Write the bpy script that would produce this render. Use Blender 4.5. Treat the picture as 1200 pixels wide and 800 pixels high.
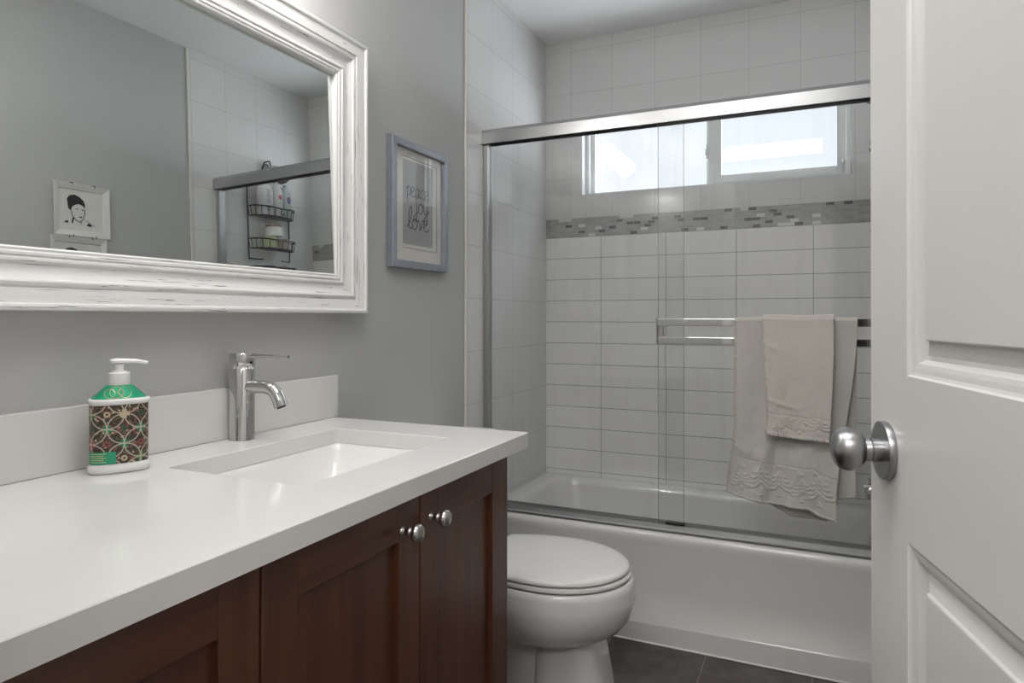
import bpy, bmesh, math, random
import numpy as np
from mathutils import Vector, Matrix, noise
PI = math.pi
for o in list(bpy.data.objects): bpy.data.objects.remove(o)
S = bpy.context.scene; C = S.collection

# ------------------------------------------------------------------ camera, world, light, exposure
cd = bpy.data.cameras.new('camera'); cam = bpy.data.objects.new('camera', cd); C.objects.link(cam)
cd.sensor_width = 36; cd.lens = 784.05/1200*36; cd.clip_start = .02
cd.shift_y = -30.84/1200
cam.location = (1.2159, 0, 1.1508)
cam.rotation_euler = (math.radians(90.187), 0, math.radians(24.645))
S.camera = cam
S.view_settings.view_transform = 'Standard'; S.view_settings.look = 'None'
S.view_settings.gamma = 1; S.view_settings.use_curve_mapping = False
S.view_settings.exposure = 0.42

W_ = 1.49; B_ = 3.046; H_ = 2.484          # right wall, back wall, ceiling
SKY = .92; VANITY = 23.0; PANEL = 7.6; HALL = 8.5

def world():
    w = bpy.data.worlds.new('sky'); S.world = w; w.use_nodes = True
    nt = w.node_tree; nt.nodes.clear()
    out = nt.nodes.new('ShaderNodeOutputWorld'); bg = nt.nodes.new('ShaderNodeBackground')
    tc = nt.nodes.new('ShaderNodeTexCoord'); no = nt.nodes.new('ShaderNodeTexNoise')
    no.inputs['Scale'].default_value = 3.0; no.inputs['Detail'].default_value = 4
    cr = nt.nodes.new('ShaderNodeValToRGB')
    cr.color_ramp.elements[0].position = .35; cr.color_ramp.elements[0].color = (.80, .85, .93, 1)
    cr.color_ramp.elements[1].position = .65; cr.color_ramp.elements[1].color = (.88, .91, .96, 1)
    nt.links.new(tc.outputs['Generated'], no.inputs['Vector']); nt.links.new(no.outputs['Fac'], cr.inputs['Fac'])
    nt.links.new(cr.outputs['Color'], bg.inputs['Color']); 
    # added glow overhead and below the horizon, unseen, to light tub and ceiling
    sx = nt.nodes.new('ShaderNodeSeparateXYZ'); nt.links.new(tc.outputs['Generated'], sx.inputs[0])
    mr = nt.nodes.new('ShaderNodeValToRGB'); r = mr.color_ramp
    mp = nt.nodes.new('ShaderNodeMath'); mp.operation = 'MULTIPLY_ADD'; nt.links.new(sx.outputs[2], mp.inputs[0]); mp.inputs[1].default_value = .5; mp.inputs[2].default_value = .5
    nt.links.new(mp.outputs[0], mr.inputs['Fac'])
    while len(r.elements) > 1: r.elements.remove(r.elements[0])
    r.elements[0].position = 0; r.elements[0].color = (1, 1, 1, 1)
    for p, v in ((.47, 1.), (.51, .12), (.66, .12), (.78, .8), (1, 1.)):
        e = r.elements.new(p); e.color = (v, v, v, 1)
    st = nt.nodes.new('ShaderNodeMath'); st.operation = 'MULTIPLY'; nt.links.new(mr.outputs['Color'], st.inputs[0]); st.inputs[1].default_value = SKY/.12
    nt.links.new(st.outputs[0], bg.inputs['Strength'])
    nt.links.new(bg.outputs['Background'], out.inputs['Surface'])
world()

def area(name, loc, rot, sx, sy, power, col=(1, .96, .91), portal=False):
    l = bpy.data.lights.new(name, 'AREA'); l.shape = 'RECTANGLE'; l.size = sx; l.size_y = sy
    l.energy = power; l.color = col
    if portal: l.cycles.is_portal = True
    o = bpy.data.objects.new(name, l); C.objects.link(o); o.location = loc; o.rotation_euler = rot
    return o
area('window_portal', (.76, B_+.14, 1.91), (math.radians(-90), 0, 0), 1.2, .42, 1, portal=True)

# ------------------------------------------------------------------ material helpers
def lin(h):
    h = h.lstrip('#'); c = [int(h[i:i+2], 16)/255 for i in (0, 2, 4)]
    return tuple(x/12.92 if x <= .04045 else ((x+.055)/1.055)**2.4 for x in c)+(1,)
class NT:
    def __init__(s, name):
        s.m = bpy.data.materials.new(name); s.m.use_nodes = True; s.t = s.m.node_tree; s.t.nodes.clear()
        s.out = s.t.nodes.new('ShaderNodeOutputMaterial')
    def n(s, typ, **kw):
        n = s.t.nodes.new('ShaderNode'+typ)
        for k, v in kw.items(): setattr(n, k, v)
        return n
    def l(s, a, b): s.t.links.new(a, b)
    def put(s, sock, v):
        if v is None: return
        if hasattr(v, 'is_linked') or isinstance(v, bpy.types.NodeSocket): s.l(v, sock)
        else: sock.default_value = v
    def math(s, op, a, b=None, c=None, clamp=False):
        n = s.n('Math', operation=op); n.use_clamp = clamp
        for i, v in enumerate((a, b, c)): s.put(n.inputs[i], v)
        return n.outputs[0]
    def mix(s, f, a, b):
        n = s.n('Mix', data_type='RGBA'); s.put(n.inputs[0], f); s.put(n.inputs[6], a); s.put(n.inputs[7], b)
        return n.outputs[2]
    def bump(s, h, strength=.3, dist=.001):
        n = s.n('Bump'); n.inputs['Strength'].default_value = strength; n.inputs['Distance'].default_value = dist
        s.l(h, n.inputs['Height']); return n.outputs[0]
    def bsdf(s, col=None, rough=.5, metal=0., nrm=None, **kw):
        b = s.n('BsdfPrincipled'); s.put(b.inputs['Base Color'], col); s.put(b.inputs['Roughness'], rough)
        s.put(b.inputs['Metallic'], metal)
        if nrm is not None: s.l(nrm, b.inputs['Normal'])
        for k, v in kw.items(): s.put(b.inputs[k], v)
        s.l(b.outputs[0], s.out.inputs[0]); return b
    def obj(s): return s.n('TexCoord').outputs['Object']
    def noise(s, vec, scale, detail=2, rough=.5):
        n = s.n('TexNoise'); s.put(n.inputs['Vector'], vec); n.inputs['Scale'].default_value = scale
        n.inputs['Detail'].default_value = detail; n.inputs['Roughness'].default_value = rough; return n.outputs['Fac']
    def ramp(s, f, stops, interp='LINEAR'):
        n = s.n('ValToRGB'); r = n.color_ramp; r.interpolation = interp
        while len(r.elements) < len(stops): r.elements.new(.5)
        for e, (p, c) in zip(r.elements, stops): e.position = p; e.color = c if len(c) == 4 else tuple(c)+(1,)
        s.l(f, n.inputs[0]); return n.outputs['Color']
    def sep(s, v):
        n = s.n('SeparateXYZ'); s.l(v, n.inputs[0]); return n.outputs
    def comb(s, x, y, z=0.):
        n = s.n('CombineXYZ'); s.put(n.inputs[0], x); s.put(n.inputs[1], y); s.put(n.inputs[2], z); return n.outputs[0]

def plain(name, col, rough=.5, metal=0., noise_amt=.06, scale=40, bump=0., **kw):
    """slightly mottled procedural surface"""
    t = NT(name); o = t.obj(); f = t.noise(o, scale, 3)
    c = lin(col) if isinstance(col, str) else col
    a = tuple(x*(1-noise_amt) for x in c[:3])+(1,); b = tuple(min(1, x*(1+noise_amt)) for x in c[:3])+(1,)
    m = t.mix(f, a, b)
    nr = t.bump(t.noise(o, scale*8, 2), bump, .0005) if bump else None
    t.bsdf(m, rough, metal, nr, **kw); return t.m

def tile_mat(name, axis, pitch_u, pitch_v, off_u, off_v, col='#dfdedd', grout='#a9a8a5', dots=False, rough=.16, msize=.0012):
    """glazed tile in a stack bond; axis = which object coord runs horizontally"""
    t = NT(name); x, y, z = t.sep(t.obj()); u = x if axis == 'x' else y
    if axis == 'f': u, z = x, y
    uu = t.math('SUBTRACT', u, off_u); vv = t.math('SUBTRACT', z, off_v)
    b = t.n('TexBrick'); b.offset = 0; b.squash = 1
    t.l(t.comb(uu, vv), b.inputs['Vector']); b.inputs['Scale'].default_value = 1
    b.inputs['Mortar Size'].default_value = msize; b.inputs['Mortar Smooth'].default_value = .3
    b.inputs['Brick Width'].default_value = pitch_u; b.inputs['Row Height'].default_value = pitch_v
    c = lin(col); b.inputs['Color1'].default_value = tuple(k*.975 for k in c[:3])+(1,); b.inputs['Color2'].default_value = c
    b.inputs['Mortar'].default_value = lin(grout)
    h = t.math('SUBTRACT', 1, b.outputs['Fac'])
    h = t.math('ADD', h, t.math('MULTIPLY', t.noise(t.obj(), 9, 1), .35))
    if dots:
        du = t.math('ABSOLUTE', t.math('SUBTRACT', t.math('FRACT', t.math('DIVIDE', u, .009)), .5))
        dv = t.math('ABSOLUTE', t.math('SUBTRACT', t.math('FRACT', t.math('DIVIDE', z, .0145)), .5))
        d = t.math('LESS_THAN', t.math('ADD', t.math('MULTIPLY', du, du), t.math('MULTIPLY', dv, dv)), .03)
        fv = t.math('FRACT', t.math('DIVIDE', vv, pitch_v)); 
        m = t.math('MULTIPLY', t.math('LESS_THAN', fv, .55), t.math('GREATER_THAN', fv, .08))
        m = t.math('MULTIPLY', m, t.math('LESS_THAN', y, 2.46)); m = t.math('MULTIPLY', m, t.math('LESS_THAN', z, 1.8))
        h = t.math('ADD', h, t.math('MULTIPLY', t.math('MULTIPLY', d, m), 1.6))
    t.bsdf(b.outputs['Color'], t.math('ADD', rough, t.math('MULTIPLY', b.outputs['Fac'], .5)), 0, t.bump(h, .5, .0008))
    return t.m

M = {}
M['paint'] = plain('grey wall paint', '#b9b9b8', .6, noise_amt=.02, scale=4, bump=.15)
M['ceiling'] = plain('white ceiling paint', '#efefee', .8, noise_amt=.02, scale=4, bump=.15)
M['hall'] = plain('off white hall paint', '#cfcbc4', .7, noise_amt=.02, scale=4)
M['trim'] = plain('white tile trim', '#dedbd3', .3, noise_amt=.03)
M['tile_side'] = tile_mat('square side wall tiles', 'y', .2032, .2032, 2.239, .8175-.2032*3, dots=True, grout='#aeadaa', msize=.0010)
M['tile_low'] = tile_mat('long back wall tiles', 'x', .305, .1016, .2804-.305, 1.0276-.1016*6, grout='#9a9997', msize=.0017, col='#eceae8')
M['tile_high'] = tile_mat('square back wall tiles', 'x', .2032, .2045, .131-.2032, 1.816-.2045*2, grout='#b9b8b5', msize=.0010)
def mosaic():
    t = NT('glass and stone mosaic'); x, y, z = t.sep(t.obj())
    b = t.n('TexBrick'); b.offset = .5
    t.l(t.comb(t.math('ADD', x, .3), t.math('SUBTRACT', z, 1.536)), b.inputs['Vector']); b.inputs['Scale'].default_value = 1
    b.inputs['Mortar Size'].default_value = .0008; b.inputs['Mortar Smooth'].default_value = .1
    b.inputs['Brick Width'].default_value = .0335; b.inputs['Row Height'].default_value = .0898/6
    b.inputs['Color1'].default_value = (0, 0, 0, 1); b.inputs['Color2'].default_value = (1, 1, 1, 1); b.inputs['Mortar'].default_value = (.5, .5, .5, 1)
    c = t.ramp(b.outputs['Color'], [(0, lin('#4f4f51')), (.13, lin('#a3a2a0')), (.36, lin('#adacaa')), (.6, lin('#b0afac')), (.8, lin('#a6a5a4')), (.93, lin('#e2e1de'))], 'CONSTANT')
    v = t.noise(t.comb(t.math('MULTIPLY', x, 60), 0., t.math('MULTIPLY', z, 500)), 1, 2)
    c = t.mix(t.math('MULTIPLY', v, .25), c, lin('#8e8d8b'))
    c = t.mix(b.outputs['Fac'], c, lin('#b7b5b2'))
    t.bsdf(c, .2, 0, t.bump(t.math('SUBTRACT', 1, b.outputs['Fac']), .5, .001)); return t.m
M['mosaic'] = mosaic()
def slate():
    t = NT('dark slate floor tiles'); x, y, z = t.sep(t.obj())
    b = t.n('TexBrick'); b.offset = 0; t.l(t.comb(t.math('SUBTRACT', x, .865-.66), t.math('SUBTRACT', y, -.26)), b.inputs['Vector'])
    b.inputs['Scale'].default_value = 1; b.inputs['Mortar Size'].default_value = .0016; b.inputs['Mortar Smooth'].default_value = .2
    b.inputs['Brick Width'].default_value = .33; b.inputs['Row Height'].default_value = .33
    b.inputs['Color1'].default_value = (1, 1, 1, 1); b.inputs['Color2'].default_value = (1, 1, 1, 1)
    o = t.obj(); f = t.noise(o, 9, 6, .65); g = t.noise(o, 30, 4, .6)
    c = t.ramp(f, [(.35, lin('#423c3a')), (.5, lin('#544d4a')), (.68, lin('#67605c'))])
    c = t.mix(t.math('MULTIPLY', g, .4), c, lin('#4a4442'))
    c = t.mix(b.outputs['Fac'], c, lin('#8a8480'))
    h = t.math('ADD', t.math('MULTIPLY', f, .6), t.math('SUBTRACT', 1, b.outputs['Fac']))
    t.bsdf(c, t.math('ADD', .32, t.math('MULTIPLY', g, .2)), 0, t.bump(h, .35, .002)); return t.m
M['slate'] = slate()
M['enamel'] = plain('white tub enamel', '#dcdad7', .14, noise_amt=.01, scale=3, **{'Coat Weight': .4})
M['china'] = plain('white vitreous china', '#e4e2e1', .08, noise_amt=.01, scale=3, **{'Coat Weight': .5})
M['seat'] = plain('white seat plastic', '#e6e4e1', .16, noise_amt=.01, scale=3)
M['basin'] = plain('white basin glaze', '#eeecea', .1, noise_amt=.01, scale=3)
def quartz():
    t = NT('white quartz'); o = t.obj(); f = t.noise(o, 3, 5, .6); g = t.noise(o, 400, 2)
    c = t.ramp(f, [(.3, lin('#dedcd9')), (.7, lin('#e4e2df'))]); c = t.mix(t.math('MULTIPLY', g, .12), c, lin('#cfccc8'))
    t.bsdf(c, .13, 0); return t.m
M['quartz'] = quartz()
def wood(name, vertical=True):
    t = NT(name); x, y, z = t.sep(t.obj())
    v = t.comb(t.math('MULTIPLY', x, 30), t.math('MULTIPLY', y, 38 if vertical else 3), t.math('MULTIPLY', z, 3 if vertical else 38))
    f = t.noise(v, 1, 6, .6); g = t.noise(t.obj(), 7, 3)
    c = t.ramp(f, [(.3, lin('#46281b')), (.5, lin('#573424')), (.72, lin('#69432f'))])
    c = t.mix(t.math('MULTIPLY', g, .5), c, lin('#512e20'))
    t.bsdf(c, .28, 0, t.bump(f, .08, .0006), **{'Coat Weight': .25, 'Coat Roughness': .2}); return t.m
M['wood'] = wood('cherry stained wood upright grain'); M['wood_h'] = wood('cherry stained wood level grain', False)
M['wood_in'] = plain('dark cabinet recess', '#2b140d', .5)
def metal(name, col, rough, aniso=0.):
    t = NT(name); o = t.obj(); f = t.noise(o, 60, 2)
    r = t.math('ADD', rough, t.math('MULTIPLY', f, rough*.4))
    t.bsdf(t.mix(f, lin(col), tuple(k*.95 for k in lin(col)[:3])+(1,)), r, 1.0); return t.m
M['chrome'] = metal('polished chrome', '#d6d5d3', .04)
M['brushed'] = metal('brushed nickel', '#aaaaab', .27)
M['knobmetal'] = metal('satin nickel', '#d2cfcb', .16)
def flatmetal(name, col, rough):
    t = NT(name); x, y, z = t.sep(t.obj()); f = t.noise(t.comb(t.math('MULTIPLY', x, 2), t.math('MULTIPLY', y, 300), t.math('MULTIPLY', z, 300)), 1, 2)
    t.bsdf(t.mix(f, lin(col), tuple(k*.96 for k in lin(col)[:3])+(1,)), rough, 1.0); return t.m
M['alu'] = flatmetal('bright aluminium rail', '#b9b9b9', .3)
M['alu_dark'] = metal('anodised aluminium track', '#a9a9a9', .42)
M['rubber'] = plain('black rubber', '#2a2a2a', .6)
M['hole'] = plain('dark opening', '#141414', .8)
def glass(name, tint, ior=1.5, dirt=0.):
    t = NT(name); tr = t.n('BsdfTransparent'); tr.inputs[0].default_value = tint
    gl = t.n('BsdfGlossy'); gl.inputs['Roughness'].default_value = .0; # Schlick reflectance of a clear sheet, the same from both sides
    ge = t.n('NewGeometry'); dt = t.n('VectorMath', operation='DOT_PRODUCT'); t.l(ge.outputs['Incoming'], dt.inputs[0]); t.l(ge.outputs['Normal'], dt.inputs[1])
    cs = t.math('ABSOLUTE', dt.outputs['Value']); r0 = ((ior-1)/(ior+1))**2
    fres = t.math('ADD', r0, t.math('MULTIPLY', 1-r0, t.math('POWER', t.math('SUBTRACT', 1, cs), 5.)))
    mx = t.n('MixShader'); t.l(fres, mx.inputs[0]); t.l(tr.outputs[0], mx.inputs[1]); t.l(gl.outputs[0], mx.inputs[2])
    last = mx.outputs[0]
    if dirt:
        x, y, z = t.sep(t.obj())
        f = t.noise(t.comb(t.math('MULTIPLY', x, 28), 0., t.math('MULTIPLY', z, 4)), 1, 4, .6)
        f = t.math('MULTIPLY', t.math('SUBTRACT', f, .5, clamp=True), dirt)
        df = t.n('BsdfDiffuse'); df.inputs[0].default_value = (.8, .8, .8, 1)
        m2 = t.n('MixShader'); t.l(f, m2.inputs[0]); t.l(last, m2.inputs[1]); t.l(df.outputs[0], m2.inputs[2]); last = m2.outputs[0]
    t.l(last, t.out.inputs[0]); return t.m
M['shower_glass'] = glass('clear shower glass', (.985, .99, .988, 1), 1.45, .12)
M['pane'] = glass('window pane', (.97, .98, .98, 1))
M['picture_glass'] = glass('picture glass', (.98, .98, .98, 1), 1.52)
M['mirror'] = metal('silvered mirror', '#dfe3e1', .0)
def glass_edge():
    t = NT('green glass edge'); t.bsdf(lin('#a9bdb6'), .1, 0, None, **{'Transmission Weight': .4}); return t.m
M['glass_edge'] = glass_edge()
M['vinyl'] = plain('white window vinyl', '#dcdedd', .35, noise_amt=.02)
def distressed():
    t = NT('distressed white paint'); uv = t.n('TexCoord').outputs['UV']; u, v, _ = t.sep(uv)
    f = t.noise(t.comb(t.math('MULTIPLY', u, 9), t.math('MULTIPLY', v, 330)), 1, 3, .6)
    big = t.noise(t.comb(t.math('MULTIPLY', u, 6), t.math('MULTIPLY', v, 60)), 1, 1)
    fine = t.noise(t.comb(t.math('MULTIPLY', u, 14), t.math('MULTIPLY', v, 900)), 1, 2)
    m = t.math('MULTIPLY', t.math('GREATER_THAN', f, .625), t.math('GREATER_THAN', big, .52))
    c = t.mix(t.math('MULTIPLY', fine, .22), lin('#e3e2e0'), lin('#c9c7c4'))
    c = t.mix(t.math('MULTIPLY', m, .85), c, lin('#504e4e'))
    t.bsdf(c, .38, 0, t.bump(fine, .25, .0006)); return t.m
M['distressed'] = distressed()
def silverleaf():
    t = NT('brushed silver frame'); x, y, z = t.sep(t.obj())
    f = t.noise(t.comb(t.math('MULTIPLY', x, 40), t.math('MULTIPLY', y, 40), t.math('MULTIPLY', z, 40)), 1, 5, .6)
    g = t.noise(t.obj(), 700, 2)
    c = t.ramp(f, [(.3, lin('#9b9fa8')), (.55, lin('#a6abb4')), (.75, lin('#b0b5be'))])
    c = t.mix(t.math('MULTIPLY', g, .3), c, lin('#8a8d93'))
    t.bsdf(c, .36, .55, t.bump(g, .2, .0004)); return t.m
M['silver'] = silverleaf()
M['mat'] = plain('cream picture mat', '#ebe8e1', .8, noise_amt=.01)
def printm():
    t = NT('misty grey print'); x, y, z = t.sep(t.obj()); f = t.noise(t.obj(), 24, 5, .6)
    g = t.math('ADD', t.math('MULTIPLY', t.math('SUBTRACT', z, 1.32), 2.4), t.math('MULTIPLY', t.math('SUBTRACT', f, .5), .5), clamp=True)
    t.bsdf(t.ramp(g, [(0, lin('#b4b4b5')), (.12, lin('#c2c2c3')), (.3, lin('#d2d2d3')), (.7, lin('#e2e2e2'))]), .7); return t.m
M['print'] = printm()
M['ink'] = plain('black ink', '#2c2c2e', .6)
M['plate'] = plain('glazed white plate', '#dcdad6', .12, noise_amt=.01)
M['wire'] = plain('dark bronze wire', '#38393c', .4, metal=.6)
M['white_plastic'] = plain('white plastic', '#e9e8e6', .25, noise_amt=.01)
M['towel'] = None
def towel(name, col):
    t = NT(name); uv = t.n('TexCoord').outputs['UV']; u, v, _ = t.sep(uv)
    w = t.math('MULTIPLY', t.math('SINE', t.math('MULTIPLY', u, 2600)), t.math('SINE', t.math('MULTIPLY', v, 2600)))
    f = t.noise(t.comb(t.math('MULTIPLY', u, 300), t.math('MULTIPLY', v, 300)), 1, 4, .6); g = t.noise(t.obj(), 12, 3)
    c = t.mix(f, tuple(k*.9 for k in lin(col)[:3])+(1,), lin(col)); c = t.mix(t.math('MULTIPLY', g, .25), c, tuple(k*.85 for k in lin(col)[:3])+(1,))
    t.bsdf(c, .95, 0, t.bump(t.math('ADD', t.math('MULTIPLY', w, .25), f), .55, .0012), **{'Sheen Weight': .3}); return t.m
M['towel'] = towel('taupe terry towel', '#cbc7c0'); M['towel2'] = towel('beige terry towel', '#d2ccc4')

# ------------------------------------------------------------------ mesh helpers
def link(o): C.objects.link(o); return o
def mesh(name, bm, mats, parent=None, smooth=False, bevel=0., seg=2, subsurf=0, label=None, angle=35):
    me = bpy.data.meshes.new(name); bmesh.ops.recalc_face_normals(bm, faces=bm.faces[:]); bm.to_mesh(me); bm.free()
    o = bpy.data.objects.new(name, me)
    if not isinstance(mats, (list, tuple)): mats = [mats]
    for m in mats: me.materials.append(M[m] if isinstance(m, str) else m)
    if smooth:
        for p in me.polygons: p.use_smooth = True
        try: me.set_sharp_from_angle(angle=math.radians(angle))
        except Exception: pass
    if bevel:
        b = o.modifiers.new('bevel', 'BEVEL'); b.width = bevel; b.segments = seg; b.limit_method = 'ANGLE'; b.angle_limit = math.radians(40)
    if subsurf:
        s = o.modifiers.new('sub', 'SUBSURF'); s.levels = s.render_levels = subsurf
    if parent is not None: o.parent = parent
    if label: o['label'] = label
    return link(o)
def tag(o, label, cat, group=None):
    o['label'] = label; o['category'] = cat
    if group: o['group'] = group
    return o
def thing(name, label, cat, loc=(0, 0, 0), rotz=0., group=None):
    o = bpy.data.objects.new(name, None); link(o); o.empty_display_size = .05
    o.location = loc; o.rotation_euler = (0, 0, rotz); return tag(o, label, cat, group)
def struct(o): o['kind'] = 'structure'; return o
def box(bm, x0, x1, y0, y1, z0, z1, mi=0):
    v = [bm.verts.new(p) for p in ((x0,y0,z0),(x1,y0,z0),(x1,y1,z0),(x0,y1,z0),(x0,y0,z1),(x1,y0,z1),(x1,y1,z1),(x0,y1,z1))]
    for f in ((0,3,2,1),(4,5,6,7),(0,1,5,4),(1,2,6,5),(2,3,7,6),(3,0,4,7)):
        bm.faces.new([v[i] for i in f]).material_index = mi
def bx(*a):
    bm = bmesh.new(); box(bm, *a); return bm
def loft(bm, rings, cap0=True, cap1=True, closed=True, mi=0):
    R = [[bm.verts.new(p) for p in r] for r in rings]; n = len(R[0])
    for a, b in zip(R, R[1:]):
        for i in range(n if closed else n-1):
            j = (i+1) % n; bm.faces.new((a[i], a[j], b[j], b[i])).material_index = mi
    if cap0: bm.faces.new(R[0][::-1]).material_index = mi
    if cap1: bm.faces.new(R[-1]).material_index = mi
    return R
def lathe(bm, prof, n=32, o=(0, 0, 0), axis='z', cap=True, mi=0):
    """prof: (radius, height) list"""
    rings = []
    for r, h in prof:
        rg = []
        for i in range(n):
            a = 2*PI*i/n; p = (r*math.cos(a), r*math.sin(a), h)
            if axis == 'x': p = (p[2], p[0], p[1])
            elif axis == 'y': p = (p[1], p[2], p[0])
            rg.append((p[0]+o[0], p[1]+o[1], p[2]+o[2]))
        rings.append(rg)
    loft(bm, rings, cap, cap, mi=mi)
def tube(bm, pts, r, n=10, closed=False, mi=0):
    pts = [Vector(p) for p in pts]; rings = []; N = len(pts); up = None
    rr = r if isinstance(r, (list, tuple)) else [r]*N
    for i, p in enumerate(pts):
        if closed: d = (pts[(i+1) % N]-pts[i-1]).normalized()
        else: d = (pts[min(i+1, N-1)]-pts[max(i-1, 0)]).normalized()
        if up is None:
            up = Vector((0, 0, 1)) if abs(d.z) < .9 else Vector((1, 0, 0))
        s = d.cross(up).normalized(); up = s.cross(d).normalized()
        rings.append([p+rr[i]*(math.cos(2*PI*k/n)*s+math.sin(2*PI*k/n)*up) for k in range(n)])
    if closed: rings.append(rings[0]); loft(bm, rings, False, False, mi=mi)
    else: loft(bm, rings, mi=mi)
def smoothpath(pts, k=6, closed=False):
    P = [Vector(p) for p in pts]; n = len(P); out = []
    rng = range(n if closed else n-1)
    for i in rng:
        a = P[(i-1) % n] if closed or i > 0 else P[0]; b = P[i]; c = P[(i+1) % n]
        d = P[(i+2) % n] if closed or i+2 < n else P[-1]
        for j in range(k):
            t = j/k; out.append(.5*((2*b)+(c-a)*t+(2*a-5*b+4*c-d)*t*t+(3*b-a-3*c+d)*t**3))
    if not closed: out.append(P[-1])
    return out
def rrect(x0, x1, y0, y1, r, z, n=6):
    out = []
    for cx, cy, a0 in ((x1-r, y1-r, 0), (x0+r, y1-r, 90), (x0+r, y0+r, 180), (x1-r, y0+r, 270)):
        for i in range(n+1):
            a = math.radians(a0+90*i/n); out.append((cx+r*math.cos(a), cy+r*math.sin(a), z))
    return out
def prism(bm, outline, axis, a, b, mi=0):
    """outline of 2D points extruded along axis from a to b"""
    def P(q, t): return {'x': (t, q[0], q[1]), 'y': (q[0], t, q[1]), 'z': (q[0], q[1], t)}[axis]
    loft(bm, [[P(q, a) for q in outline], [P(q, b) for q in outline]], mi=mi)

# ------------------------------------------------------------------ the room
F0 = .22                                             # inner face of the door wall
struct(mesh('floor', bx(-.1, W_+.1, .10, B_+.15, -.1, 0), 'slate'))
struct(mesh('ceiling', bx(-.1, W_+.1, .10, B_+.15, H_, H_+.1), 'ceiling'))
TL = 2.228                                           # where the tiling starts
wl = struct(mesh('wall_left', bx(-.1, 0, .10, B_+.1, 0, H_), 'paint'))
mesh('tile_cladding', bx(0, .004, TL, B_, 0, H_), 'tile_side', wl, label='glazed white square tiles over the tub end of the wall')
wr = struct(mesh('wall_right', bx(W_+.004, W_+.1, .10, B_+.1, 0, H_), 'paint'))
mesh('tile_cladding', bx(W_, W_+.004, TL, B_, 0, H_), 'tile_side', wr, label='glazed white square tiles over the tub end of the wall')
struct(mesh('trim_1', bx(0, .0075, TL-.011, TL, 0, H_), 'trim', bevel=.003))
struct(mesh('trim_2', bx(W_-.0035, W_+.004, TL-.011, TL, 0, H_), 'trim', bevel=.003))
# back wall with a window opening
WX0, WX1, WZ0, WZ1, WD = .187, 1.338, 1.733, 2.10, .115
def back_wall():
    bm = bmesh.new(); y0, y1 = B_, B_+WD
    box(bm, -.1, W_+.1, y0, y1, 0, 1.536, 0)
    box(bm, -.1, W_+.1, y0, y1, 1.626, WZ0, 2)
    box(bm, -.1, W_+.1, y0+.002, y1, 1.536, 1.626, 1)
    box(bm, -.1, WX0, y0, y1, WZ0, WZ1, 2); box(bm, WX1, W_+.1, y0, y1, WZ0, WZ1, 2)
    box(bm, -.1, W_+.1, y0, y1, WZ1, H_, 2)
    return struct(mesh('wall_back', bm, ['tile_low', 'mosaic', 'tile_high']))
wb = back_wall()
mesh('mosaic_band', bx(0.004, W_, B_-.0015, B_+.002, 1.5365, 1.6255), 'mosaic', wb, label='band of grey and white glass mosaic bricks')
def front_wall():
    bm = bmesh.new(); DX0, DX1, DZ = .72, 1.462, 2.05
    box(bm, -.1, DX0, .10, F0, 0, H_); box(bm, DX1, W_+.1, .10, F0, 0, H_); box(bm, DX0, DX1, .10, F0, DZ, H_)
    struct(mesh('wall_front', bm, 'paint'))
    bm = bmesh.new()
    for a in (.085, F0):
        b = a+.015
        box(bm, DX0-.06, DX0, a, b, 0, DZ+.06); box(bm, DX0, DX1, a, b, DZ, DZ+.06)
        box(bm, DX1, min(DX1+.06, W_+.1) if a < .2 else W_+.002, a, b, 0, DZ+.06)
    struct(mesh('trim_3', bm, 'white_plastic', bevel=.003))
front_wall()
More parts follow.
